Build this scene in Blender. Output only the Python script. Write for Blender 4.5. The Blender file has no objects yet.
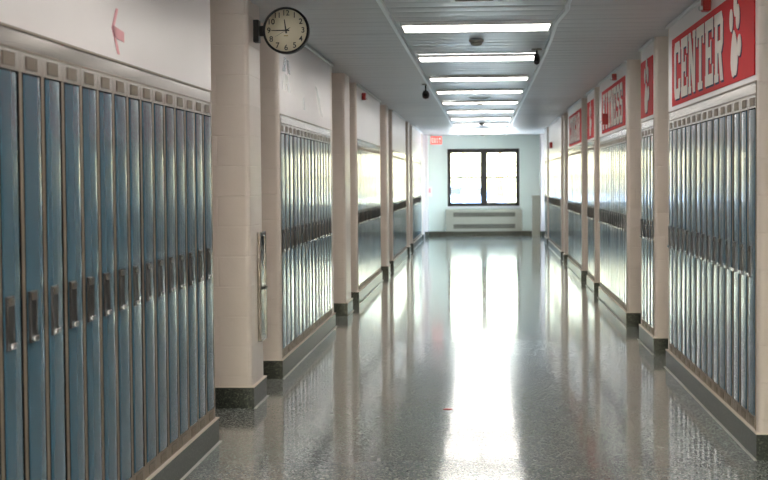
import bpy, bmesh, math, random
from mathutils import Matrix, Vector
random.seed(7)
sc = bpy.context.scene
C = sc.collection
PI = math.pi
H = 2.755; CAMZ = 1.53; F = 1480.0
XL = -1.582; XR = 1.480          # faces of the left and right walls
PZ = .147                      # plinth height
DEEP = .72                     # depth of the wall bays
YEND = 40.6; YBACK = -5.0

# ------------------------------------------------------------------ materials
def lin(c):
    def f(v):
        v /= 255.0
        return v / 12.92 if v <= .04045 else ((v + .055) / 1.055) ** 2.4
    return (f(c[0]), f(c[1]), f(c[2]), 1)
def mat(name, rgb, rough=.5, metal=0, emit=None, estr=0, coat=0, var=.04, scale=6.0, bump=0, bscale=40, spec=.5, croug=.05, stretch=(1, 1, 1)):
    m = bpy.data.materials.new(name); m.use_nodes = True
    nt = m.node_tree; b = nt.nodes['Principled BSDF']
    b.inputs['Roughness'].default_value = rough; b.inputs['Metallic'].default_value = metal
    b.inputs['Specular IOR Level'].default_value = spec
    b.inputs['Coat Weight'].default_value = coat; b.inputs['Coat Roughness'].default_value = croug
    co = nt.nodes.new('ShaderNodeTexCoord'); mp = nt.nodes.new('ShaderNodeMapping'); mp.inputs['Scale'].default_value = stretch
    nt.links.new(co.outputs['Object'], mp.inputs['Vector'])
    n = nt.nodes.new('ShaderNodeTexNoise'); n.inputs['Scale'].default_value = scale; n.inputs['Detail'].default_value = 4
    nt.links.new(mp.outputs['Vector'], n.inputs['Vector'])
    cr = nt.nodes.new('ShaderNodeValToRGB'); c = lin(rgb)
    cr.color_ramp.elements[0].position = .25; cr.color_ramp.elements[1].position = .75
    cr.color_ramp.elements[0].color = tuple(v * (1 - var) for v in c[:3]) + (1,)
    cr.color_ramp.elements[1].color = tuple(min(1, v * (1 + var)) for v in c[:3]) + (1,)
    nt.links.new(n.outputs['Fac'], cr.inputs['Fac']); nt.links.new(cr.outputs['Color'], b.inputs['Base Color'])
    if bump:
        n2 = nt.nodes.new('ShaderNodeTexNoise'); n2.inputs['Scale'].default_value = bscale
        nt.links.new(mp.outputs['Vector'], n2.inputs['Vector'])
        bp = nt.nodes.new('ShaderNodeBump'); bp.inputs['Strength'].default_value = bump; bp.inputs['Distance'].default_value = .01
        nt.links.new(n2.outputs['Fac'], bp.inputs['Height']); nt.links.new(bp.outputs['Normal'], b.inputs['Normal'])
    if emit:
        b.inputs['Emission Color'].default_value = lin(emit); b.inputs['Emission Strength'].default_value = estr
    return m
def speckle(name, base, chips, rough, scale, bump=0, coat=0):
    """terrazzo: chips of several colours in a ground"""
    m = bpy.data.materials.new(name); m.use_nodes = True
    nt = m.node_tree; b = nt.nodes['Principled BSDF']
    co = nt.nodes.new('ShaderNodeTexCoord')
    v = nt.nodes.new('ShaderNodeTexVoronoi'); v.inputs['Scale'].default_value = scale; v.inputs['Randomness'].default_value = 1
    nt.links.new(co.outputs['Object'], v.inputs['Vector'])
    sep = nt.nodes.new('ShaderNodeSeparateColor'); nt.links.new(v.outputs['Color'], sep.inputs['Color'])
    cr = nt.nodes.new('ShaderNodeValToRGB'); cr.color_ramp.interpolation = 'CONSTANT'
    e = cr.color_ramp.elements; e[0].position = 0; e[0].color = lin(base); e[1].position = .45; e[1].color = lin(chips[0])
    for i, c in enumerate(chips[1:]):
        x = e.new(.45 + .55 * (i + 1) / len(chips)); x.color = lin(c)
    nt.links.new(sep.outputs['Red'], cr.inputs['Fac'])
    n = nt.nodes.new('ShaderNodeTexNoise'); n.inputs['Scale'].default_value = .9; n.inputs['Detail'].default_value = 5
    nt.links.new(co.outputs['Object'], n.inputs['Vector'])
    mx = nt.nodes.new('ShaderNodeMix'); mx.data_type = 'RGBA'; mx.blend_type = 'MULTIPLY'; mx.inputs[0].default_value = .25
    nt.links.new(cr.outputs['Color'], mx.inputs[6]); nt.links.new(n.outputs['Color'], mx.inputs[7])
    nt.links.new(mx.outputs[2], b.inputs['Base Color'])
    b.inputs['Roughness'].default_value = rough; b.inputs['Coat Weight'].default_value = coat; b.inputs['Coat Roughness'].default_value = .075
    if bump:
        n2 = nt.nodes.new('ShaderNodeTexNoise'); n2.inputs['Scale'].default_value = 7; n2.inputs['Detail'].default_value = 2
        nt.links.new(co.outputs['Object'], n2.inputs['Vector'])
        bp = nt.nodes.new('ShaderNodeBump'); bp.inputs['Strength'].default_value = bump; bp.inputs['Distance'].default_value = .01
        nt.links.new(n2.outputs['Fac'], bp.inputs['Height'])
        nt.links.new(bp.outputs['Normal'], b.inputs['Normal']); nt.links.new(bp.outputs['Normal'], b.inputs['Coat Normal'])
    return m
def blockwork(name, rgb, rough=.35):
    """painted concrete blocks 16 x 8 inch, joints from the UVs (metres)"""
    m = mat(name, rgb, rough, var=.03)
    nt = m.node_tree; b = nt.nodes['Principled BSDF']
    uv = nt.nodes.new('ShaderNodeUVMap'); br = nt.nodes.new('ShaderNodeTexBrick')
    br.inputs['Scale'].default_value = 1; br.inputs['Brick Width'].default_value = .4064; br.inputs['Row Height'].default_value = .2032
    br.inputs['Mortar Size'].default_value = .006; br.inputs['Mortar Smooth'].default_value = .6
    mp = nt.nodes.new('ShaderNodeMapping'); mp.inputs['Location'].default_value = (.1, -.012, 0)
    nt.links.new(uv.outputs['UV'], mp.inputs['Vector']); nt.links.new(mp.outputs['Vector'], br.inputs['Vector'])
    n2 = nt.nodes.new('ShaderNodeTexNoise'); n2.inputs['Scale'].default_value = 60
    co = nt.nodes.new('ShaderNodeTexCoord'); nt.links.new(co.outputs['Object'], n2.inputs['Vector'])
    ma = nt.nodes.new('ShaderNodeMath'); ma.operation = 'MULTIPLY_ADD'; ma.inputs[1].default_value = -1.0
    nt.links.new(br.outputs['Fac'], ma.inputs[0])
    m2 = nt.nodes.new('ShaderNodeMath'); m2.operation = 'MULTIPLY'; m2.inputs[1].default_value = .25
    nt.links.new(n2.outputs['Fac'], m2.inputs[0]); nt.links.new(m2.outputs[0], ma.inputs[2])
    bp = nt.nodes.new('ShaderNodeBump'); bp.inputs['Strength'].default_value = .45; bp.inputs['Distance'].default_value = .008
    nt.links.new(ma.outputs[0], bp.inputs['Height']); nt.links.new(bp.outputs['Normal'], b.inputs['Normal'])
    return m

M = dict(
    block=blockwork('painted_block', (226, 214, 206)),
    plaster=mat('painted_plaster', (226, 220, 222), .3, bump=.06, bscale=3, var=.02, scale=2),
    endwall=mat('mint_plaster', (228, 241, 234), .5, var=.02, scale=2),
    floor=speckle('terrazzo_floor', (134, 143, 139), [(114, 126, 122), (162, 167, 159), (80, 92, 90), (196, 199, 190)], .10, 110, bump=.025, coat=.2),
    plinth=speckle('dark_green_terrazzo', (50, 55, 48), [(34, 40, 34), (64, 70, 59), (26, 30, 26), (92, 96, 82)], .34, 130),
    cap=mat('cream_cap', (222, 210, 198), .4),
    joint=mat('pale_joint', (190, 190, 184), .4),
    ceiling=mat('metal_ceiling_plank', (206, 209, 215), .38, .0, coat=.12, croug=.22, spec=.45, scale=3, stretch=(.4, 3, 1), var=.05),
    white=mat('white_enamel', (225, 228, 230), .35),
    rail=mat('pale_blue_white_enamel', (238, 246, 255), .3),
    door=mat('blue_locker_enamel', (62, 101, 122), .2, .0, coat=.3, croug=.04, var=.05, scale=4),
    frame=mat('taupe_locker_enamel', (134, 120, 104), .4, .1, var=.05),
    steel=mat('brushed_fascia', (116, 108, 102), .18, .8, var=.03, scale=2),
    header=mat('brushed_header', (162, 157, 151), .22, .75, var=.04),
    slot=mat('vent_shadow_plate', (104, 94, 84), .45, .3),
    slat=mat('vent_slat', (132, 120, 108), .35, .4),
    dark=mat('locker_inside_gap_shade', (16, 16, 18), .9, spec=.05),  # cabinet interior, also the painted shade in the door gaps
    recess=mat('handle_recess_metal', (72, 69, 70), .3, .8, var=.15, scale=20),
    chrome=mat('bright_latch', (200, 202, 205), .15, 1.0),
    black=mat('black_plastic', (14, 14, 15), .4, spec=.3),
    face=mat('cream_clock_face', (224, 214, 190), .5, var=.01),
    ink=mat('printed_black', (36, 34, 32), .6),
    gold=mat('printed_ochre', (170, 150, 90), .6),
    red=mat('sign_red', (206, 26, 38), .6, var=.02, spec=.2),
    fire=mat('alarm_red', (170, 28, 24), .35),
    navy=mat('navy_shadow', (30, 30, 74), .6, spec=.2),
    letter=mat('letter_white', (232, 224, 218), .6, var=.01, spec=.2),
    lens=mat('clear_strobe_lens', (230, 232, 232), .1),
    pink=mat('pink_tape', (234, 166, 176), .5),
    foil=mat('silver_tape', (190, 190, 195), .2, .9),
    tape=mat('white_tape', (240, 240, 240), .25),
    bronze=mat('dark_bronze_window', (46, 44, 42), .4, .3),
    heater=mat('grey_beige_enamel', (168, 168, 154), .4),
    grille=mat('grille_dark', (84, 82, 74), .5),
    lamp=mat('light_diffuser', (250, 250, 245), .5, emit=(255, 249, 240), estr=11),
    exitm=mat('lit_exit_red', (235, 90, 80), .5, emit=(255, 80, 70), estr=.4),
    exitw=mat('lit_exit_letter', (255, 225, 215), .5, emit=(255, 215, 205), estr=.7),
    smoke=mat('beige_plastic', (150, 146, 134), .5),
    dome=mat('smoked_dome', (40, 42, 46), .15),
    wood=mat('classroom_door_wood', (120, 92, 66), .4, stretch=(1, 6, .5), var=.15),
    leaf=mat('sunlit_leaf', (218, 210, 182), .6, var=.3, scale=1.5),
    bark=mat('bark', (90, 76, 60), .8, var=.2),
    paving=mat('pale_concrete_lot', (206, 204, 200), .8, var=.05, scale=.3),
    lawn=mat('dry_lawn', (190, 190, 150), .9, var=.15),
    carblue=mat('car_paint_blue', (90, 120, 165), .25, coat=.5), tyre=mat('tyre', (30, 30, 30), .8), carglass=mat('car_glass', (30, 36, 44), .1),
    paper=mat('white_card', (240, 236, 236), .6),
)
def glass_mat(name, tint=(1, 1, 1, 1)):
    m = bpy.data.materials.new(name); m.use_nodes = True; nt = m.node_tree
    nt.nodes.remove(nt.nodes['Principled BSDF'])
    t = nt.nodes.new('ShaderNodeBsdfTransparent'); t.inputs['Color'].default_value = tint
    g = nt.nodes.new('ShaderNodeBsdfGlossy'); g.inputs['Roughness'].default_value = .02
    fr = nt.nodes.new('ShaderNodeFresnel'); fr.inputs['IOR'].default_value = 1.45
    mx = nt.nodes.new('ShaderNodeMixShader')
    nt.links.new(fr.outputs[0], mx.inputs[0]); nt.links.new(t.outputs[0], mx.inputs[1]); nt.links.new(g.outputs[0], mx.inputs[2])
    nt.links.new(mx.outputs[0], nt.nodes['Material Output'].inputs['Surface'])
    return m
M['glass'] = glass_mat('window_glass', (.96, .98, .96, 1))

# ------------------------------------------------------------------ mesh helpers
class MB:
    """collects shapes into one mesh object, several material slots allowed"""
    def __init__(s): s.bm = bmesh.new(); s.uv = s.bm.loops.layers.uv.new('UVMap'); s.mats = []
    def mi(s, m):
        if m not in s.mats: s.mats.append(m)
        return s.mats.index(m)
    def poly(s, pts, m, smooth=False):
        f = s.bm.faces.new([s.bm.verts.new(p) for p in pts]); f.material_index = s.mi(m); f.smooth = smooth; return f
    def box(s, a, b, m):
        x0, x1 = sorted((a[0], b[0])); y0, y1 = sorted((a[1], b[1])); z0, z1 = sorted((a[2], b[2]))
        v = [s.bm.verts.new(p) for p in ((x0,y0,z0),(x1,y0,z0),(x1,y1,z0),(x0,y1,z0),(x0,y0,z1),(x1,y0,z1),(x1,y1,z1),(x0,y1,z1))]
        k = s.mi(m)
        for q in ((0,3,2,1),(4,5,6,7),(0,1,5,4),(1,2,6,5),(2,3,7,6),(3,0,4,7)):
            f = s.bm.faces.new([v[i] for i in q]); f.material_index = k
            n = f.normal if f.normal.length else f.normal_update() or f.normal
            f.normal_update(); n = f.normal
            for l in f.loops:
                c = l.vert.co
                l[s.uv].uv = (c.y, c.z) if abs(n.x) > .5 else ((c.x, c.z) if abs(n.y) > .5 else (c.x, c.y))
        return s
    def prism(s, pts, z0, z1, m, axis='z', smooth=True):
        """pts = outline (a,b); extruded along axis; uv along the outline"""
        def P(a, b, c): return (a, b, c) if axis == 'z' else ((c, a, b) if axis == 'x' else (a, c, b))
        k = s.mi(m); n = len(pts)
        lo = [s.bm.verts.new(P(a, b, z0)) for a, b in pts]; hi = [s.bm.verts.new(P(a, b, z1)) for a, b in pts]
        per = [0]
        for i in range(n): per.append(per[-1] + math.dist(pts[i], pts[(i + 1) % n]))
        for i in range(n):
            j = (i + 1) % n
            f = s.bm.faces.new((lo[i], lo[j], hi[j], hi[i])); f.material_index = k
            f.smooth = smooth and per[i + 1] - per[i] < .05
            for l, u in zip(f.loops, ((per[i], z0), (per[i + 1], z0), (per[i + 1], z1), (per[i], z1))): l[s.uv].uv = u
        for q in (lo[::-1], hi):
            f = s.bm.faces.new([s.bm.verts.new(v.co) for v in q]); f.material_index = k
        return s
    def lathe(s, prof, m, o=(0, 0, 0), axis='z', seg=32, closed=False):
        if closed: prof = list(prof) + [prof[0]]
        k = s.mi(m); rings = []
        for r, h in prof:
            ring = []
            for i in range(seg):
                a = 2 * PI * i / seg; u, v = r * math.cos(a), r * math.sin(a)
                p = (u, v, h) if axis == 'z' else ((h, u, v) if axis == 'x' else (u, h, v))
                ring.append(s.bm.verts.new((p[0] + o[0], p[1] + o[1], p[2] + o[2])))
            rings.append(ring)
        for A, B in zip(rings, rings[1:]):
            for i in range(seg):
                j = (i + 1) % seg
                f = s.bm.faces.new((A[i], A[j], B[j], B[i])); f.material_index = k; f.smooth = True
        for r in (() if closed else (rings[0], rings[-1])):
            f = s.bm.faces.new(r); f.material_index = k
        return s
    def build(s, name, parent=None, bevel=0, fix=True):
        if fix: bmesh.ops.recalc_face_normals(s.bm, faces=s.bm.faces)
        me = bpy.data.meshes.new(name); s.bm.to_mesh(me); s.bm.free()
        for m in s.mats: me.materials.append(m)
        o = bpy.data.objects.new(name, me); C.objects.link(o)
        if parent: o.parent = parent
        if bevel:
            b = o.modifiers.new('bevel', 'BEVEL'); b.width = bevel; b.segments = 2; b.limit_method = 'ANGLE'
        return o
def rrect(x0, x1, y0, y1, r, corners=(1, 1, 1, 1), n=5):
    x0, x1 = sorted((x0, x1)); y0, y1 = sorted((y0, y1)); out = []
    for (cx, cy, a0, on) in ((x0, y0, PI, corners[0]), (x1, y0, 1.5 * PI, corners[1]), (x1, y1, 0, corners[2]), (x0, y1, .5 * PI, corners[3])):
        if not on: out.append((cx, cy)); continue
        ox = cx + (r if cx == x0 else -r); oy = cy + (r if cy == y0 else -r)
        for i in range(n + 1):
            a = a0 + PI / 2 * i / n; out.append((ox + r * math.cos(a), oy + r * math.sin(a)))
    return out
def tag(o, label, cat, group=None, kind=None):
    o['label'] = label; o['category'] = cat
    if group: o['group'] = group
    if kind: o['kind'] = kind
    return o
def empty(name, loc, label, cat, rz=0, group=None):
    o = bpy.data.objects.new(name, None); C.objects.link(o); o.location = loc; o.rotation_euler = (0, 0, rz)
    o.empty_display_size = .1
    return tag(o, label, cat, group)
def struct(o): o['kind'] = 'structure'; return o

# ------------------------------------------------------------------ camera
d = Vector((100, 60, -F)).normalized()
r = math.radians(.3)
u = Vector((-math.sin(r), math.cos(r), 0)); u = (u - u.dot(d) * d).normalized()
xw = d.cross(u)
R = Matrix((xw, d, u))                       # camera -> world
cam_d = bpy.data.cameras.new('camera'); cam = bpy.data.objects.new('camera', cam_d); C.objects.link(cam)
cam.matrix_world = Matrix.Translation((0, 0, CAMZ)) @ R.to_4x4()
cam_d.sensor_width = 36; cam_d.lens = 36 * F / 768; cam_d.clip_end = 500
cam_d.dof.use_dof = True; cam_d.dof.focus_distance = 9.6; cam_d.dof.aperture_fstop = 5.0
sc.camera = cam

# ------------------------------------------------------------------ floor and ceiling
struct(MB().box((-2.5, YBACK, -.1), (2.5, YEND + .3, 0), M['floor']).build('floor'))
mb = MB(); k = mb.mi(M['ceiling']); W = .305; y = YBACK
xs = [-2.45 + 4.9 * i / 28 for i in range(29)]
i = 0
while y < YEND:
    sag = random.uniform(.002, .008); tilt = random.uniform(-.003, .003); ph = random.uniform(0, 6.28); ph2 = random.uniform(0, 6.28)
    rows = []
    for t in (0, .03, .2, .4, .6, .8, .97, 1):
        yy = y + W * t
        row = []
        for x in xs:
            s_ = 4 * t * (1 - t)
            z = H + .004 - (sag + .0012 * math.sin(1.7 * x + ph)) * s_ - tilt * (t - .5) - .001 * math.sin(3.1 * x + ph2) * t
            if t in (0, 1): z = H + .008
            row.append(mb.bm.verts.new((x, yy, z)))
        rows.append(row)
    for a, A in enumerate(rows[:-1]):
        for c in range(len(xs) - 1):
            f = mb.bm.faces.new((A[c], rows[a + 1][c], rows[a + 1][c + 1], A[c + 1])); f.material_index = k; f.smooth = 0 < a < 6
    y += W
mb.box((-2.6, YBACK, H + .02), (2.6, YEND + .3, H + .15), M['ceiling'])
struct(mb.build('ceiling', fix=False))

# ------------------------------------------------------------------ the locker prototype (front at x = 0 facing +x, y = width, base at z = 0 of the plinth)
P = .2543; ZH = 1.912 - PZ; ZT = 1.985 - PZ; ZD = .212 - PZ
def door_mesh():
    """door panel, gently bowed outwards across its width, folded edges"""
    b = MB(); k = b.mi(M['door']); w = P / 2 - .0335; n = 12
    prof = [(-w, -.014), (-w, -.002)]
    for i in range(n + 1):
        t = -1 + 2 * i / n; yy = t * (w - .003)
        prof.append((yy, .0000 + .0018 * (1 - t * t)))
    prof += [(w, -.002), (w, -.014)]
    lo = [b.bm.verts.new((x, yy, ZD + .006)) for yy, x in prof]; hi = [b.bm.verts.new((x, yy, ZH - .006)) for yy, x in prof]
    for i in range(len(prof) - 1):
        f = b.bm.faces.new((lo[i], lo[i + 1], hi[i + 1], hi[i])); f.material_index = k; f.smooth = 2 <= i <= n + 1
    for q in (lo, hi, (lo[0], hi[0], hi[-1], lo[-1])): f = b.bm.faces.new([b.bm.verts.new(v.co) for v in q]); f.material_index = k   # own vertices: keeps the panel's shading straight
    return b
def louvre_plate(z0, z1, parent, name):
    b = MB(); b.box((-.012, -P / 2 + .0015, z0), (0, P / 2 - .0015, z1), M['header' if z0 > 1 else 'frame'])
    h = b.build(name, parent, bevel=.0015)
    zc = (z0 + z1) / 2; hh = (z1 - z0) * .32
    v = MB(); v.box((0, -.066, zc - hh), (.002, .066, zc + hh), M['slot'])
    for q in range(6):
        yy = -.05 + q * .02; v.box((.002, yy - .0045, zc - hh * .85), (.0045, yy + .0045, zc + hh * .85), M['slat'])
    v.build('vent', h)
def make_locker(loc):
    t = empty('locker', loc, 'x', 'locker')
    b = MB(); w = P / 2
    for s in (-1, 1): b.box((-.012, s * (w - .0008), ZD), (0, s * (w - .016), ZH), M['frame'])       # stiles
    for s in (-1, 1): b.box((-.02, s * (w - .016), ZD), (-.0008, s * (w - .0325), ZH), M['dark'])   # shade of the door gap, painted as dark filler strips
    b.box((-.3, -w + .0008, 0), (-.02, w - .0008, ZT), M['dark'])                                       # cabinet box
    b.build('cabinet', t)
    louvre_plate(ZH, ZT, t, 'header_panel'); louvre_plate(0, ZD, t, 'bottom_panel')
    dr = door_mesh().build('door', t)
    hz0, hz1 = .975 - PZ, 1.155 - PZ; y0, y1 = -w + .042, -w + .118
    hb = MB(); hb.box((.001, y0, hz0), (.0075, y1, hz1), M['recess'])
    for a in ((y0, y0 + .006), (y1 - .006, y1)): hb.box((.0075, a[0], hz0), (.011, a[1], hz1), M['recess'])
    h = hb.build('handle', dr, bevel=.001)
    lt = MB(); lt.box((.0076, y0 + .012, hz0 + .004), (.022, y1 - .014, hz0 + .026), M['chrome']); lt.build('latch', h, bevel=.004)
    lf = MB(); lf.box((.0076, y0 + .012, hz1 - .032), (.014, y1 - .012, hz1 - .004), M['steel']); lf.build('lift_tab', h, bevel=.002)
    return t
def kids(o): return [c for c in ALL if c.parent == o]
def copy_tree(o, tree, parent=None):
    c = o.copy(); C.objects.link(c); c.parent = parent
    for ch, sub in tree: copy_tree(ch, sub, c)
    return c
def tree_of(o): return [(c, tree_of(c)) for c in o.children]

ORD = ['nearest'] + [w + ' from the near end' for w in 'second third fourth fifth sixth seventh eighth ninth tenth eleventh twelfth thirteenth fourteenth fifteenth sixteenth seventeenth eighteenth nineteenth twentieth twenty-first twenty-second'.split()]
proto = None; PT = None
def bay(side, y0, n, rowname, y1=None, wing=.09):
    """one wall bay: plinth, two end walls, wall above, a row of n lockers and the fascia on top"""
    global proto, PT
    s = -1 if side == 'left' else 1; X = XL if s < 0 else XR
    y1 = y1 or y0 + wing + n * P + .02 + .06
    b = MB(); xo = X + s * DEEP
    b.box((X - s * .015, y0 - .015, 0), (xo, y1 + .015, PZ - .007), M['plinth'])
    b.box((X - s * .018, y0 - .018, PZ - .007), (xo, y1 + .018, PZ), M['cap'])
    b.box((X - s * .030, y0 - .030, 0), (X - s * .015, y1 + .030, .004), M['joint'])
    struct(b.build('baseboard_' + side, bevel=0))
    ya = y0 + wing; yb = ya + n * P + .004
    for (p, q, cs) in ((y0, ya, 0), (yb, y1, 1)):
        # rounded only at the exposed corner on the corridor side
        near, far = (cs == 0), (cs == 1)
        cor = (s > 0 and near, s < 0 and near, s < 0 and far, s > 0 and far)
        rr = min(.03, (q - p) * .9)
        struct(MB().prism(rrect(X, xo, p, q, rr, cor), PZ, H + .01, M['block']).build('wall_' + side))
    struct(MB().box((X, ya, 2.0605), (X + s * .33, yb, H + .01), M['plaster']).build('wall_' + side))
    struct(MB().box((X + s * .33, ya, PZ), (xo, yb, H + .01), M['plaster']).build('wall_' + side))
    # small angle trim where the wall meets the ceiling
    struct(MB().box((X - s * .022, y0 + .03, H - .030), (X, y1 - .03, H - .006), M['white']).build('trim_1', bevel=.004))
    f = MB(); f.box((X + s * .002, ya, 1.9855), (X + s * .02, yb, 2.052), M['steel'])
    f.box((X - s * .006, ya, 2.052), (X + s * .02, yb, 2.060), M['frame'])
    f.box((X - s * .003, ya, 1.9855), (X + s * .002, yb, 1.991), M['frame'])
    g = f.build('locker_fascia'); tag(g, 'metal fascia strip topping the ' + rowname, 'locker trim', 'fascia strips over the locker rows')
    tr = MB(); e = y0 + wing
    tr.box((X - s * .004, e - .012, PZ), (X + s * .004, e, 2.06), M['frame']); tr.build('end_trim', g)
    for i in range(n):
        loc = (X, ya + .002 + (i + .5) * P, PZ)
        if proto is None:
            proto = make_locker(loc); PT = tree_of(proto); o = proto
        else:
            o = copy_tree(proto, PT)
        o.location = loc; o.rotation_euler = (0, 0, 0 if s < 0 else PI)
        for c in o.children:                       # doors hang a touch out of true, each its own way
            if c.name.startswith('door'): c.rotation_euler = (0, random.uniform(-.0006, .0006), random.uniform(-.022, .022))
        w = ORD[i] if i < n - 1 or n < 5 else 'farthest'
        tag(o, 'blue steel locker, %s in the %s' % (w, rowname), 'locker', 'blue lockers of the ' + rowname)
    return ya, yb

# left side: (start, number)
bpy.context.view_layer.update()
def pil(side, y0, y1, xx):
    s = -1 if side == 'left' else 1; xo = (XL if s < 0 else XR) + s * DEEP
    cor = (s > 0, s < 0, s < 0, s > 0)
    struct(MB().prism(rrect(xx, xo, y0, y1, .035, cor), PZ, H + .01, M['block']).build('wall_' + side))
    b = MB(); b.box((xx - s * .015, y0 - .015, 0), (xo, y1 + .015, PZ - .007), M['plinth'])
    b.box((xx - s * .018, y0 - .018, PZ - .007), (xo, y1 + .018, PZ), M['cap'])
    b.box((xx - s * .030, y0 - .030, 0), (xx - s * .015, y1 + .030, .004), M['joint'])
    struct(b.build('baseboard_' + side))
LB = [(4.39, 16, 'left foreground row'), (11.38, 15, 'left row past the clock pillar'),
      (18.42, 16, 'third left row back'), (25.6, 17, 'fourth left row back'), (32.7, 18, 'last left row')]
for y0, n, nm in LB: bay('left', y0, n, nm, y1={4.39: 8.575, 11.38: 15.48}.get(y0))
for y0, y1 in ((9.88, 10.43), (16.75, 17.4), (24.0, 24.5), (30.9, 31.4), (37.95, 38.3)): pil('left', y0, y1, XL + .01)
RB = [(8.1, 15, 'row under the CENTER sign'), (12.98, 4, 'short row under nearer paw sign'), (15.45, 14, 'row under the FITNESS sign'),
      (19.97, 5, 'short row under farther paw sign'), (22.6, 14, 'row under the farthest lettered sign'),
      (28.6, 21, 'row under the white right wall'), (34.95, 5, 'last short right row')]
RY = {}
for y0, n, nm in RB: RY[nm] = bay('right', y0, int(n), nm)

pil('right', 27.5, 27.8, XR)
# solid walls behind the bays, behind the camera and at the window end
struct(MB().box((XL - DEEP, YBACK, 0), (XL - DEEP - .15, YEND + .2, H), M['block']).build('wall_left'))
SY0, SY1, SZ0, SZ1 = 36.5, 39.85, .35, 2.5      # tall side window, added to bring daylight to the far end
for a, b_ in (((YBACK, 0), (SY0, H)), ((SY1, 0), (YEND + .2, H)), ((SY0, 0), (SY1, SZ0)), ((SY0, SZ1), (SY1, H))):
    struct(MB().box((XR + DEEP, a[0], a[1]), (XR + DEEP + .15, b_[0], b_[1]), M['block']).build('wall_right'))
f = MB()
for y in (SY0, (SY0 + SY1) / 2 - .04, SY1 - .08): f.box((XR + DEEP + .03, y, SZ0), (XR + DEEP + .1, y + .08, SZ1), M['bronze'])
for z in (SZ0, SZ1 - .08): f.box((XR + DEEP + .03, SY0, z), (XR + DEEP + .1, SY1, z + .08), M['bronze'])
f = struct(f.build('added_side_window')); MB().box((XR + DEEP + .06, SY0, SZ0 + .05), (XR + DEEP + .064, SY1, SZ1 - .05), M['glass']).build('pane', f)
struct(MB().box((XR + DEEP + .2, 20, -.2), (40, YEND + .3, -.1), M['paving']).build('ground'))
xa, xb, zt = -1.45, 1.40, 2.35                 # glazed entrance added behind the camera as daylight fill for the near pillars
for a, b_ in (((XL - DEEP, YBACK, 0), (xa, YBACK - .2, H)), ((xb, YBACK, 0), (XR + DEEP, YBACK - .2, H)), ((xa, YBACK, zt), (xb, YBACK - .2, H))): struct(MB().box(a, b_, M['block']).build('wall_back'))
f = MB()
for x in (xa, -.05, xb - .08): f.box((x, YBACK - .12, 0), (x + .08, YBACK - .04, zt), M['bronze'])
f.box((xa, YBACK - .12, zt - .08), (xb, YBACK - .04, zt), M['bronze']); f.box((xa, YBACK - .12, 0), (xb, YBACK - .04, .12), M['bronze']); f.box((xa, YBACK - .12, 1.0), (xb, YBACK - .04, 1.05), M['bronze'])
f = struct(f.build('door_10'))
MB().box((xa, YBACK - .082, .1), (xb, YBACK - .078, zt - .06), M['glass']).build('pane', f)
struct(MB().box((-40, YBACK - 30, -.2), (40, YBACK - .2, -.1), M['paving']).build('ground'))
def plain(side, y0, y1, xx):
    s = -1 if side == 'left' else 1; xo = (XL if s < 0 else XR) + s * DEEP
    struct(MB().box((xx, y0, PZ), (xo, y1, H + .01), M['plaster' if y1 > 20 else 'block']).build('wall_' + side))
    b = MB(); b.box((xx - s * .015, y0 - .015, 0), (xo, y1 + .02, PZ), M['plinth']); struct(b.build('baseboard_' + side))
plain('left', 39.9, YEND, -1.52); plain('right', 39.9, YEND, 1.52)
plain('right', YBACK + .1, 6.6, XR); plain('left', YBACK + .1, 3.4, XL)

# end wall with the window
wx0, wx1, wz0, wz1 = -1.0, .965, .815, 2.385
ye = YEND
for a, b_ in (((-2.4, ye, 0), (wx0, ye + .25, H)), ((wx1, ye, 0), (2.4, ye + .25, H)), ((wx0, ye, 0), (wx1, ye + .25, wz0)), ((wx0, ye, wz1), (wx1, ye + .25, H))):
    struct(MB().box(a, b_, M['endwall']).build('wall_far'))
for sx in (wx0 - .06, wx1 + .02): struct(MB().box((sx, ye - .015, .86), (sx + .04, ye, H), M['endwall']).build('trim_2'))
struct(MB().box((-1.52, ye - .03, 0), (1.52, ye, .13), M['plinth']).build('baseboard_far'))
wf = MB(); t_ = .075
wf.box((wx0, ye + .02, wz0), (wx0 + t_, ye + .12, wz1), M['bronze']); wf.box((wx1 - t_, ye + .02, wz0), (wx1, ye + .12, wz1), M['bronze'])
wf.box((wx0, ye + .02, wz0), (wx1, ye + .12, wz0 + .07), M['bronze']); wf.box((wx0, ye + .02, wz1 - .09), (wx1, ye + .12, wz1), M['bronze'])
mx_ = -.005; wf.box((mx_ - .07, ye + .0, wz0), (mx_ + .07, ye + .12, wz1), M['bronze'])
win = struct(wf.build('window_1', bevel=.005))
for (a, b_) in ((wx0 + t_, mx_ - .07), (mx_ + .07, wx1 - t_)):
    sf = MB(); zc = 1.6
    sf.box((a, ye + .06, zc - .022), (b_, ye + .1, zc + .022), M['bronze'])
    for z in (wz0 + .07, wz1 - .115): sf.box((a, ye + .06, z), (b_, ye + .1, z + .025), M['bronze'])
    for x in (a, b_ - .02): sf.box((x, ye + .06, wz0 + .07), (x + .02, ye + .1, wz1 - .09), M['bronze'])
    if a < -.5: sf.box((a, ye + .05, zc - .10), (b_, ye + .09, zc - .075), M['bronze'])
    so = sf.build('window_sash', win)
    for x in (a + (b_ - a) * .3, a + (b_ - a) * .68): MB().box((x, ye + .045, zc + .022), (x + .05, ye + .07, zc + .045), M['bronze']).build('sash_lock', so)
    MB().box((a, ye + .078, wz0 + .07), (b_, ye + .082, wz1 - .09), M['glass']).build('pane', so)
struct(MB().box((wx0 - .03, ye - .05, wz0 - .04), (wx1 + .03, ye + .02, wz0), M['white']).build('window_sill', win, bevel=.006))
hx = empty('radiator_cover', (-.0, ye, .13), 'grey beige heater cover with two dark grilles below the window', 'heater')
b = MB(); b.box((-1.05, -.2, 0), (1.03, -.002, .6), M['heater']); b.build('cabinet', hx, bevel=.01)
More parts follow.
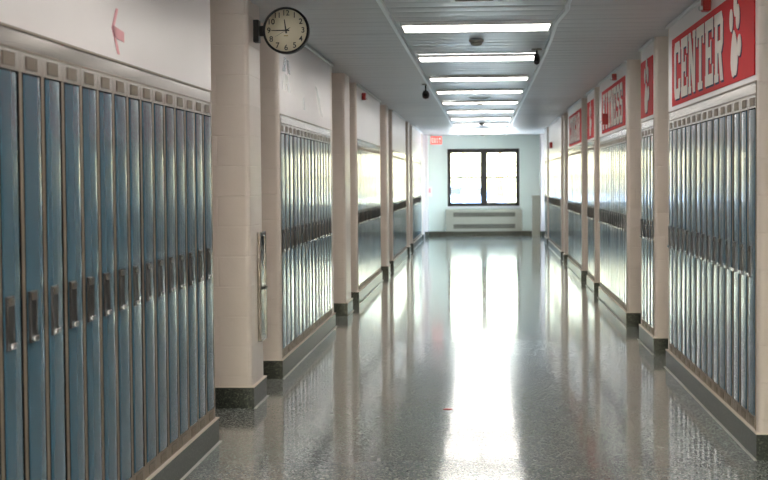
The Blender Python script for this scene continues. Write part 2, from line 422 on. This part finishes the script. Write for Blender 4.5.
for z in (.08, .40):
    b = MB(); b.box((-.84, -.206, z), (.84, -.199, z + .12), M['grille'])
    for q in range(42): b.box((-.83 + q * .04, -.212, z), (-.824 + q * .04, -.206, z + .12), M['heater'])
    b.build('grille', hx)
hx.location.z = .001
b = MB(); b.box((-1.05, -.19, 0), (1.03, -.035, .13), M['plinth']); 
for c in hx.children: c.location.z = .13
b.build('toe_kick', hx)
o = MB(); o.box((1.30, ye - .32, 0), (1.515, ye - .04, 1.08), M['heater']); o.box((1.285, ye - .335, 1.08), (1.515, ye - .04, 1.1), M['heater'])
o.box((1.298, ye - .31, .04), (1.30, ye - .05, 1.04), M['white'])
tag(o.build('metal_cabinet', bevel=.01), 'narrow grey metal cabinet in the far right corner beside the window', 'cabinet')

# classroom doors in the recesses between the bays
def cdoor(n, side, yc, w, xx=None):
    s = -1 if side == 'left' else 1; x = (XL if s < 0 else XR) + s * (DEEP - .002) if xx is None else xx
    f = MB(); f.box((x, yc - w / 2 - .05, 0), (x - s * .05, yc - w / 2, 2.08), M['bronze']); f.box((x, yc + w / 2, 0), (x - s * .05, yc + w / 2 + .05, 2.08), M['bronze'])
    f.box((x, yc - w / 2, 2.03), (x - s * .05, yc + w / 2, 2.08), M['bronze']); fr = struct(f.build('door_%d' % n))
    dd = MB().box((x - s * .005, yc - w / 2 + .003, .01), (x - s * .035, yc + w / 2 - .003, 2.028), M['wood']).build('door_leaf', fr)
    MB().lathe([(.001, 0), (.012, 0), (.012, .04), (.027, .045), (.027, .07), (.001, .075)], M['chrome'], (x - s * .035, yc + w / 2 - .07, 1.0), axis='x', seg=16).build('door_knob', dd)
cdoor(1, 'left', 9.22, .95); cdoor(2, 'left', 17.9, .8); cdoor(3, 'left', 25.05, .85); cdoor(4, 'left', 32.05, .9); cdoor(5, 'left', 39.05, 1.0)
cdoor(6, 'right', 14.8, .95); cdoor(7, 'right', 26.85, .85); cdoor(8, 'right', 7.35, .95)
b = MB(); b.box((-1.5205, 39.96, 1.09), (-1.41, 40.10, 1.36), M['paper']); bb = b.build('notice_board')
tag(bb, 'small white notice with a red mark by the far left corner', 'notice')
MB().box((-1.49, 39.955, 1.2), (-1.44, 39.96, 1.31), M['pink']).build('red_mark', bb)
struct(MB().box((-1.60, 39.60, 0), (-2.31, 39.9, H), M['plaster']).build('wall_left'))

# ------------------------------------------------------------------ ceiling things
LX = -.055
NUM = 'first second third fourth fifth sixth seventh eighth ninth tenth eleventh twelfth thirteenth fourteenth'.split()
Ys = [11.8 + 2.95 * i for i in range(-5, 0)] + [11.8, 14.77, 17.75, 20.35, 23.25, 26.2, 29.2, 32.25, 35.3, 38.3]
def fixture(yc):
    t = empty('ceiling_light', (-.055, yc, H - .026), 'x', 'light')
    f = MB(); a, b_ = .585, .27
    for (p, q) in (((-a, -b_), (a, -b_ + .012)), ((-a, b_ - .012), (a, b_)), ((-a, -b_ + .012), (-a + .012, b_ - .012)), ((a - .012, -b_ + .012), (a, b_ - .012))):
        f.box((p[0], p[1], 0), (q[0], q[1], .028), M['white'])
    f.build('light_frame', t)
    MB().box((-a + .012, -b_ + .012, .004), (a - .012, b_ - .012, .020), M['lamp']).build('diffuser', t)
    return t
l0 = None
for yc in Ys:
    if l0 is None: l0 = fixture(yc); lt = tree_of(l0); o = l0
    else: o = copy_tree(l0, lt); o.location.y = yc
    j = Ys.index(yc) - 5
    if j >= 0: tag(o, 'bright fluorescent ceiling panel, %s one back from the clock' % NUM[j], 'light', 'fluorescent ceiling panels')
    else: tag(o, 'fluorescent ceiling panel overhead, nearer than the ceiling vent, %s towards the camera' % NUM[-j - 1], 'light', 'fluorescent ceiling panels')
def raceway(pts, label):
    b = MB(); w = .020
    for (x0, y0), (x1, y1) in zip(pts, pts[1:]):
        k = b.mi(M['rail']); v = []
        for (x, y) in ((x0, y0), (x1, y1)):
            for (dx, z) in ((-w, H), (-w * .7, H - .022), (w * .7, H - .022), (w, H)): v.append(b.bm.verts.new((x + dx, y, z)))
        for i in range(4):
            f = b.bm.faces.new((v[i], v[(i + 1) % 4], v[4 + (i + 1) % 4], v[4 + i])); f.material_index = k
        for q in (v[:4], v[4:]): b.bm.faces.new(q).material_index = k
    tag(b.build('ceiling_raceway'), label, 'cable raceway', 'ceiling raceways')
raceway([(-.70, 0), (-.70, 12), (-.685, 40.5)], 'long pale cable strip on the ceiling left of the lights')
raceway([(.585, 0), (.585, 10.4), (.60, 10.7), (.575, 11.3), (.565, 11.6), (.585, 13), (.60, 16), (.60, 40.5)], 'long pale cable strip on the ceiling right of the lights, with a kink')
for (yy, xx, lb) in ((13.0, -.06, 'beige smoke detector between the two nearest visible ceiling lights'), (23.2, -.06, 'beige smoke detector in the middle of the ceiling lights'), (31.9, -.04, 'beige smoke detector far down the ceiling'), (39.4, -.04, 'beige smoke detector at the end of the ceiling lights')):
    t = empty('smoke_detector', (xx, yy, H - .003), lb, 'smoke detector', group='smoke detectors on the ceiling')
    MB().lathe([(.001, 0), (.065, 0), (.065, -.013), (.06, -.018), (.001, -.018)], M['smoke']).build('base', t)
    MB().lathe([(.001, -.018), (.056, -.018), (.046, -.042), (.026, -.05), (.001, -.052)], M['smoke']).build('sensor_dome', t)
def pend(x, y, drop, label, sc_):
    t = empty('security_camera', (x, y, H), label, 'security camera', group='ceiling cameras')
    MB().lathe([(.001, 0), (.05, 0), (.05, -.012), (.001, -.014)], M['smoke'], seg=20).build('mount_plate', t)
    MB().lathe([(.001, -.012), (.009, -.012), (.009, -drop), (.001, -drop)], M['black'], seg=12).build('stem', t)
    h = MB().lathe([(.001, -drop + .01), (.03 * sc_, -drop + .005), (.045 * sc_, -drop - .03), (.046 * sc_, -drop - .06), (.034 * sc_, -drop - .09), (.001, -drop - .10)], M['recess'], seg=20).build('housing', t)
    MB().lathe([(.001, -.050), (.014, -.050), (.022, -.044), (.022, -.03), (.001, -.03)], M['black'], (0, 0, -drop - .05), axis='y', seg=16).build('lens', h)
pend(-.735, 18.9, .09, 'dark ball camera hanging left of the left ceiling strip', 1)
pend(.50, 14.0, .05, 'dark camera hanging by the right ceiling strip', .65)
for yy, lb in ((10.0, 'louvred ceiling vent at the top edge of the view'), (22.2, 'louvred ceiling vent far down among the lights')):
    t = empty('ceiling_vent', (-.06, yy, H - .012), lb, 'vent')
    f = MB(); a, b_ = .16, .16
    for (p, q) in (((-a, -b_), (a, -b_ + .03)), ((-a, b_ - .03), (a, b_)), ((-a, -b_ + .03), (-a + .03, b_ - .03)), ((a - .03, -b_ + .03), (a, b_ - .03))): f.box((p[0], p[1], 0), (q[0], q[1], .016), M['white'])
    f.build('vent_frame', t)
    f = MB().box((-.13, -.13, .010), (.13, .13, .014), M['grille'])
    for q in range(7): f.box((-.13, -.12 + q * .038, .002), (.13, -.10 + q * .038, .010), M['smoke'])
    f.build('louvre', t)

# ------------------------------------------------------------------ lettering
S = .24
def stroke_letters():
    """slab letters on a 1 x 1 cell, list of polygons"""
    t = S; v = .17; g = {}
    R_ = lambda a, b, c, e: [(a, b), (c, b), (c, e), (a, e)]
    g['E'] = [R_(0, 0, 1, v), R_(0, 1 - v, 1, 1), R_(.08, 0, .08 + t + .04, 1), R_(.3, .42, .72, .58), R_(.66, .32, .76, .68), R_(.88, 0, 1, .3), R_(.88, .7, 1, 1)]
    g['F'] = [R_(0, 0, .55, v * .8), R_(0, 1 - v, 1, 1), R_(.08, 0, .36, 1), R_(.3, .42, .72, .58), R_(.66, .32, .76, .68), R_(.88, .7, 1, 1)]
    g['T'] = [R_(0, 1 - v, 1, 1), R_(.36, 0, .64, 1), R_(0, .7, .12, 1), R_(.88, .7, 1, 1), R_(.22, 0, .78, v * .7)]
    g['I'] = [R_(.36, 0, .64, 1), R_(.2, 0, .8, v * .7), R_(.2, 1 - v * .7, .8, 1)]
    g['N'] = [R_(.06, 0, .27, 1), R_(.73, 0, .94, 1), [(.0, 1), (.3, 1), (.94, 0), (.66, 0)], R_(0, 0, .36, v * .7), R_(.64, 1 - v * .7, 1, 1), R_(0, 1 - v * .7, .3, 1)]
    c = .16
    g['C'] = [[(0, c), (c, 0), (c + .13, 0), (.29, .22), (.29, .78), (c + .13, 1), (c, 1), (0, 1 - c)], [(c, 0), (1 - c, 0), (1, c), (.9, .18), (.26, .18)], [(c, 1), (.26, .82), (.9, .82), (1, 1 - c), (1 - c, 1)], R_(.72, .12, 1, .34), R_(.72, .62, 1, .88)]
    g['R'] = [R_(.08, 0, .34, 1), R_(0, 0, .44, v * .7), R_(0, 1 - v, .8, 1), R_(.3, .42, .8, .42 + v), [(.8, .42), (.97, .54), (.97, .86), (.8, 1), (.7, .88), (.7, .55)], [(.48, .44), (.74, .44), (1, 0), (.7, 0)]]
    g['S'] = [[(c, 1), (1 - c, 1), (1, 1 - c), (1, .8), (.28, .82), (0, 1 - c)], [(0, .84), (.28, .84), (.28, .6), (.0, .6)], [(0, .62), (.14, .46), (.9, .42), (1, .4), (.86, .56), (.26, .62)], [(.72, .46), (1, .42), (1, c), (.72, .16)], [(c, 0), (1 - c, 0), (1, c), (.72, .18), (0, .18), (0, c)], R_(0, .1, .22, .34), R_(.78, .66, 1, .88)]
    g['O'] = [[(0, c), (c, 0), (.29, 0), (.29, 1), (c, 1), (0, 1 - c)], [(1, c), (1 - c, 0), (.71, 0), (.71, 1), (1 - c, 1), (1, 1 - c)], R_(.2, 0, .8, .18), R_(.2, .82, .8, 1)]
    g['G'] = g['O'][:1] + [R_(.2, 0, .8, .18), R_(.2, .82, .8, 1), R_(.72, .62, 1, .88), R_(.72, .05, 1, .45), R_(.5, .3, 1, .45)]
    g['U'] = [R_(.04, .15, .3, 1), R_(.7, .15, .96, 1), R_(.16, 0, .84, .19), R_(0, .88, .36, 1), R_(.64, .88, 1, 1), [(.04, .16), (.18, 0), (.3, 0), (.3, .2)], [(.96, .16), (.82, 0), (.7, 0), (.7, .2)]]
    g['A'] = [[(.0, 0), (.28, 0), (.62, 1), (.38, 1)], [(1, 0), (.72, 0), (.38, 1), (.62, 1)], R_(.25, .25, .75, .4), R_(0, 0, .38, .1), R_(.62, 0, 1, .1)]
    g['X'] = [[(0, 0), (.3, 0), (1, 1), (.7, 1)], [(.7, 0), (1, 0), (.3, 1), (0, 1)]]
    return g
GL = stroke_letters()
def convex_blob(cx, cy, rx, ry, rot=0, n=20, pinch=0):
    out = []
    for i in range(n):
        a = 2 * PI * i / n; x = rx * math.cos(a); y = ry * math.sin(a)
        if pinch: x *= 1 - pinch * (y / ry)
        out.append((cx + x * math.cos(rot) - y * math.sin(rot), cy + x * math.sin(rot) + y * math.cos(rot)))
    return out
def flat_letters(polys, name, parent, m, x, dpt, ystart, z0, w, h, s, shadow=True):
    """letters on an X-facing wall; text runs from +y towards -y as seen from the corridor (right wall)"""
    P_ = lambda a, b, ox=0, oz=0: (ystart - s * (a * w + ox), z0 + b * h + oz)
    b = MB()
    for q_, pl in enumerate(polys): b.prism([P_(a, c) for a, c in pl], x - dpt - .0035 - q_ * .0002, x - dpt - .001, m, axis='x', smooth=False)
    o = b.build(name, parent)
    if shadow:
        b = MB()
        for q_, pl in enumerate(polys): b.prism([P_(a, c, .022, -.014) for a, c in pl], x - dpt - .001 - q_ * .0001, x - dpt, M['navy'], axis='x', smooth=False)
        b.build('drop_shadow', o)
    return o
def sign(name, y_far, y_near, text, label, paw=None, tx=None):
    x = XR - .001; th = .006; z0, z1 = 2.092, 2.61
    b = MB(); b.box((x, y_near, z0), (x - th, y_far, z1), M['red'])
    o = b.build(name); tag(o, label, 'sign', 'red signs on the right wall')
    if text:
        ys, ye_, = tx; pit = (ys - ye_) / len(text)
        for i, ch in enumerate(text):
            q = flat_letters(GL[ch], 'letter', o, M['letter'], x, th, ys - i * pit, 2.135, pit * .86, .43, 1)
            if i == 0: q['label'] = 'white block letter ' + ch
    if paw is not None:
        toes = [(-.10, .20, .055, .068, .15), (.045, .285, .052, .078, 0), (.13, .20, .058, .072, -.1), (.185, .03, .06, .064, -.5)]
        pl = [convex_blob(0, 0, .115, .135, .1, pinch=.35), convex_blob(-.03, -.09, .06, .05), convex_blob(.05, -.085, .06, .05)]
        b = MB(); c = MB()
        for i, q in enumerate(pl + [convex_blob(a, e, f, g, h) for a, e, f, g, h in toes]):
            b.prism([(paw - a, 2.265 + e) for a, e in q], x - th - .0035 - i * .0003, x - th - .001, M['letter'], axis='x', smooth=False)
            c.prism([(paw - a - .018, 2.265 + e - .012) for a, e in q], x - th - .001 - i * .0001, x - th, M['navy'], axis='x', smooth=False)
        pp = b.build('paw_print', o); c.build('drop_shadow', pp)
    return o
sign('wall_sign', 11.76, 8.22, 'CENTER', 'large red sign reading CENTER with a white paw print, nearest on the right', 8.86, (11.6, 9.2))
sign('wall_sign', 14.07, 13.1, '', 'small red sign with one paw print between CENTER and FITNESS signs', 13.6)
sign('wall_sign', 18.69, 15.65, 'FITNESS', 'red sign reading FITNESS on the right wall, partly behind an alarm', None, (18.5, 15.85))
sign('wall_sign', 21.3, 20.1, '', 'small red sign with one paw print beyond the FITNESS sign', 20.7)
sign('wall_sign', 25.8, 22.64, 'COUGAR', 'farthest red lettered sign on the right wall', None, (25.6, 22.9))

# alarms
def alarm(x, y, z, s, label, w=.10, h=.14, dd=.05, name='fire_alarm'):
    t = empty(name, (x, y, z), label, 'fire alarm', group='red fire alarm devices')
    MB().box((0, -w / 2, -h / 2), (-s * dd, w / 2, h / 2), M['fire']).build('housing', t, bevel=.006)
    MB().box((-s * dd, -w * .3, -h * .42), (-s * (dd + .02), w * .3, -h * .15), M['lens']).build('strobe_lens', t, bevel=.004)
alarm(XR - .001, 9.85, 2.67, 1, 'red fire alarm device just above the CENTER sign', h=.10, w=.1, dd=.05)
alarm(XR - .001, 16.7, 2.665, 1, 'small red alarm above the FITNESS sign', h=.07, w=.08)
alarm(XR - .011, 17.75, 2.24, 1, 'dark red alarm box mounted over the FITNESS letters', h=.13, w=.12, dd=.07)
alarm(XR - .001, 32.3, 2.27, 1, 'dark red alarm box on the plain white wall, far right', h=.13, w=.3, dd=.06)
alarm(XL + .001, 19.3, 2.63, -1, 'small red alarm high on the left wall, third row back', h=.09, w=.1)

# EXIT sign
t = empty('exit_sign', (-1.26, 39.4, 2.6), 'lit red EXIT sign hanging from the ceiling at the far left', 'exit sign')
MB().box((-.15, -.03, -.11), (.15, .03, .10), M['exitm']).build('lit_panel', t, bevel=.006)
MB().lathe([(.001, .10), (.012, .10), (.012, .155), (.001, .155)], M['smoke'], (-.13, 0, 0), seg=10).build('hanging_post', t)
for i, ch in enumerate('EXIT'):
    b = MB()
    for pl in GL[ch]: b.prism([(-.125 + i * .064 + a * .052, -.075 + c * .13) for a, c in pl], -.034, -.0302, M['exitw'], axis='y', smooth=False)
    b.build('letter', t)

# ------------------------------------------------------------------ clock
def text_mesh(s_, size, m, name, parent, loc, depth=.0006):
    cu = bpy.data.curves.new(name, 'FONT'); cu.body = s_; cu.size = size; cu.align_x = 'CENTER'; cu.align_y = 'CENTER'; cu.extrude = depth; cu.offset = .0006
    tmp = bpy.data.objects.new(name, cu); C.objects.link(tmp); bpy.context.view_layer.update()
    me = bpy.data.meshes.new_from_object(tmp.evaluated_get(bpy.context.evaluated_depsgraph_get()))
    bpy.data.objects.remove(tmp); me.materials.clear(); me.materials.append(m)
    o = bpy.data.objects.new(name, me); C.objects.link(o); o.parent = parent; o.location = loc; o.rotation_euler = (PI / 2, 0, 0)
    return o
ck = empty('wall_clock', (-1.349, 10.15, 2.565), 'round black rimmed clock showing quarter to twelve, bracketed to the left pillar', 'clock')
r0 = .156
rim = MB().lathe([(r0 - .012, -.030), (r0 - .004, -.036), (r0 + .004, -.030), (r0 + .004, .030), (r0 - .004, .036), (r0 - .012, .030)], M['black'], axis='y', seg=64, closed=True).build('rim', ck)
MB().lathe([(.001, -.026), (r0 - .009, -.026), (r0 - .009, .026), (.001, .026)], M['face'], axis='y', seg=64).build('face', ck)
for h in range(1, 13):
    a = math.radians(90 - 30 * h); text_mesh(str(h), .053, M['ink'], 'numeral', ck, (.118 * math.cos(a), -.0270, .118 * math.sin(a) ))
def hand(name, ang, L, tail, w, yy, m):
    b = MB(); a = math.radians(90 - ang); ca, sa = math.cos(a), math.sin(a)
    pts = [(-tail, -w), (L, -w * .5), (L, w * .5), (-tail, w)]
    b.prism([(p * ca - q * sa, p * sa + q * ca) for p, q in pts], yy - .001, yy, m, axis='y', smooth=False)
    return b.build(name, ck)
hand('hour_hand', 352, .075, .02, .006, -.0285, M['ink'])
hand('minute_hand', 270, .100, .024, .005, -.0300, M['ink'])
hand('second_hand', 240, .085, .036, .0012, -.0315, M['ink'])
hand('second_counterweight', 58, .036, 0, .0035, -.0315, M['ink'])
MB().lathe([(.001, -.034), (.008, -.034), (.008, -.0262), (.001, -.0262)], M['ink'], axis='y', seg=16).build('hub', ck)
MB().box((-.014, -.0285, -.040), (.014, -.0266, -.033), M['gold']).build('maker_mark', ck)
bk = MB(); bk.box((-.225, -.05, -.078), (-.186, .05, .075), M['black']); bk.box((-.190, -.02, -.035), (-.153, .02, .035), M['black']); bk.build('bracket', ck, bevel=.005)

# glass fronted cabinet on the side of the pillar
t = empty('extinguisher_cabinet', (XL + .010, 10.28, .42), 'narrow metal framed glass cabinet on the side of the clock pillar', 'extinguisher cabinet')
b = MB(); w, h = .125, .76
for (y0, z0, y1, z1) in ((-w, 0, -w + .03, h), (w - .03, 0, w, h), (-w + .03, 0, w - .03, .03), (-w + .03, h - .03, w - .03, h)): b.box((0.001, y0, z0), (.028, y1, z1), M['steel'])
b.build('frame', t, bevel=.003)
MB().box((.001, -w + .03, .03), (.006, w - .03, h - .03), M['white']).build('back_panel', t)
gp = MB().box((.018, -w + .03, .03), (.021, w - .03, h - .03), M['glass']).build('glass_door', t)
MB().box((.021, -.05, .36), (.045, .06, .375), M['black']).build('pull', t, bevel=.003)

# tape and marks on the walls
def patch(name, polys, y, z, m, label, cat, s=-1, x=None):
    b = MB(); x = (XL if s < 0 else XR) if x is None else x
    for pl in polys: b.prism([(y + a, z + c) for a, c in pl], x + .0005, x + .0025, m, axis='x', smooth=False)
    o = b.build(name); return tag(o, label, cat)
patch('tape_arrow', [[(-.015, 0), (.024, 0), (.10, .09), (.064, .09)], [(-.015, .0), (.024, 0), (.12, -.105), (.082, -.105)], [(0, .012), (.2, .0), (.2, -.045), (.03, -.036)]], 6.265, 2.193, M['pink'], 'faded pink tape arrow on the wall above the left foreground lockers', 'tape')
patch('foil_tape', [[(-.22, 0), (-.05, 0), (.0, .12), (-.12, .12)], [(.10, .0), (.24, .0), (.16, .11), (.04, .11)]], 11.85, 2.40, M['foil'], 'silver tape scrap crossed like an X above the second left row, upper end', 'tape')
patch('foil_tape', [[(-.22, -.02), (-.05, -.02), (.09, .1), (-.16, .12)], [(.10, -.03), (.28, -.02), (.06, .1), (-.06, .1)]], 11.85, 2.28, M['tape'], 'silver tape scrap crossed like an X above the second left row, lower end', 'tape')
patch('white_tape_scrap', [[(-.1, 0), (.12, 0), (.06, .05), (.03, .11), (-.03, .11), (-.08, .05)]], 13.0, 2.16, M['tape'], 'small white tape drip left of centre above the second left row', 'tape')
patch('white_tape_scrap', [[(-.32, .22), (-.14, .2), (.02, .1), (-.16, .1)], [(-.16, .1), (.06, .12), (.16, .02), (-.04, .0)], [(-.02, .02), (.16, .03), (.34, -.05), (.1, -.05)]], 14.2, 2.21, M['tape'], 'ragged curled white tape strip towards the end of the second left row', 'tape')
b = MB(); b.prism([(-.03, -.012), (.02, -.018), (.034, .008), (-.01, .02)], .0005, .004, M['fire']); o = b.build('paper_scrap'); o.location = (-.25, 9.85, 0)
tag(o, 'tiny red scrap lying on the glossy floor left of the bright reflection', 'scrap')

# ------------------------------------------------------------------ outdoors
lot = struct(MB().box((-40, YEND + .3, -.4), (40, YEND + 36, -.1), M['paving']).build('ground'))
struct(MB().box((-60, YEND + 36, -.4), (60, YEND + 90, -.05), M['lawn']).build('ground'))
def tree(x, y, h, r_, label):
    t = empty('tree', (x, y + 24, -.1), label, 'tree', group='trees outside the window')
    b = MB(); b.lathe([(.25, 0), (.16, h * .3), (.08, h * .7), (.01, h * .9)], M['bark'], seg=10); b.build('trunk', t)
    b = MB(); k = b.mi(M['leaf'])
    for i in range(1500):
        a = random.uniform(0, 2 * PI); e = random.uniform(-1, 1); rr = r_ * random.uniform(.45, 1) ** .6
        p = Vector((rr * math.cos(a) * math.sqrt(1 - e * e), rr * math.sin(a) * math.sqrt(1 - e * e), h * .56 + e * h * .46 * rr / r_))
        n = Vector((random.gauss(0, 1), random.gauss(0, 1), random.gauss(0, 1))).normalized(); q = n.orthogonal().normalized(); w = n.cross(q); L = random.uniform(.1, .24)
        f = b.bm.faces.new([b.bm.verts.new(p + v) for v in (q * L, w * L * .5, -q * L, -w * L * .5)]); f.material_index = k
    b.build('foliage', t, fix=False)
for (x, y, h, r_, lb) in ((-3.2, 62, 6.5, 3.0, 'sunlit tree beyond the left window panes'), (1.0, 68, 7.5, 3.4, 'sunlit tree beyond the right window panes'), (4.6, 61, 6, 2.8, 'sunlit tree at the right edge of the window view'), (-7.5, 70, 8, 3.6, 'sunlit tree far left outside the window')):
    tree(x, y, h, r_, lb)
cr = empty('parked_car', (-.9, 74.0, -.10), 'small blue car parked outside behind the left window pane', 'car')
body = [(-2.0, .25), (2.0, .25), (2.05, .7), (1.3, .88), (.75, 1.32), (-.8, 1.35), (-1.5, .9), (-2.05, .78)]
MB().prism(body, -.8, .8, M['carblue'], axis='y', smooth=False).build('body', cr, bevel=.05)
MB().prism([(1.12, .9), (.68, 1.26), (-.75, 1.28), (-1.3, .92)], -.81, .81, M['carglass'], axis='y', smooth=False).build('windows', cr)
for x in (-1.25, 1.25):
    for y in (-.82, .66): MB().lathe([(.001, 0), (.31, 0), (.33, .03), (.33, .13), (.31, .16), (.001, .16)], M['tyre'], (x, y, .33), axis='y', seg=20).build('wheel', cr)

# ------------------------------------------------------------------ light
w = bpy.data.worlds.new('sky'); sc.world = w; w.use_nodes = True; nt = w.node_tree
bg = nt.nodes['Background']; sk = nt.nodes.new('ShaderNodeTexSky'); sk.sky_type = 'NISHITA'; sk.sun_disc = False
sk.sun_elevation = math.radians(48); sk.sun_rotation = math.radians(200); sk.air_density = 1.2; sk.dust_density = 2.5
nt.links.new(sk.outputs['Color'], bg.inputs['Color']); bg.inputs['Strength'].default_value = 3.5
sn = bpy.data.lights.new('sun', 'SUN'); sn.energy = 45; sn.angle = .01; sn.color = (1, .95, .85)
so = bpy.data.objects.new('sun', sn); C.objects.link(so); so.rotation_euler = (math.radians(52), 0, math.radians(-32))
pt = bpy.data.lights.new('window_portal', 'AREA'); pt.shape = 'RECTANGLE'; pt.size = 2.0; pt.size_y = 1.6; pt.cycles.is_portal = True
po = bpy.data.objects.new('window_portal', pt); C.objects.link(po); po.location = (0, YEND + .2, 1.6); po.rotation_euler = (-PI / 2, 0, 0)

pt2 = bpy.data.lights.new('added_entrance_portal', 'AREA'); pt2.shape = 'RECTANGLE'; pt2.size = 2.8; pt2.size_y = 2.3; pt2.cycles.is_portal = True  # guides sky light through the added entrance
po = bpy.data.objects.new('added_entrance_portal', pt2); C.objects.link(po); po.location = (0, YBACK - .18, 1.2); po.rotation_euler = (PI / 2, 0, 0)
pt3 = bpy.data.lights.new('added_window_portal', 'AREA'); pt3.shape = 'RECTANGLE'; pt3.size = SY1 - SY0; pt3.size_y = SZ1 - SZ0; pt3.cycles.is_portal = True  # guides sky light through the added side window
po = bpy.data.objects.new('added_window_portal', pt3); C.objects.link(po)
po.matrix_world = Matrix(((0, 0, 1, XR + DEEP + .14), (1, 0, 0, (SY0 + SY1) / 2), (0, 1, 0, (SZ0 + SZ1) / 2), (0, 0, 0, 1)))
sc.view_settings.view_transform = 'Standard'; sc.view_settings.look = 'None'; sc.view_settings.gamma = 1
sc.view_settings.use_curve_mapping = False; sc.view_settings.exposure = 0.35
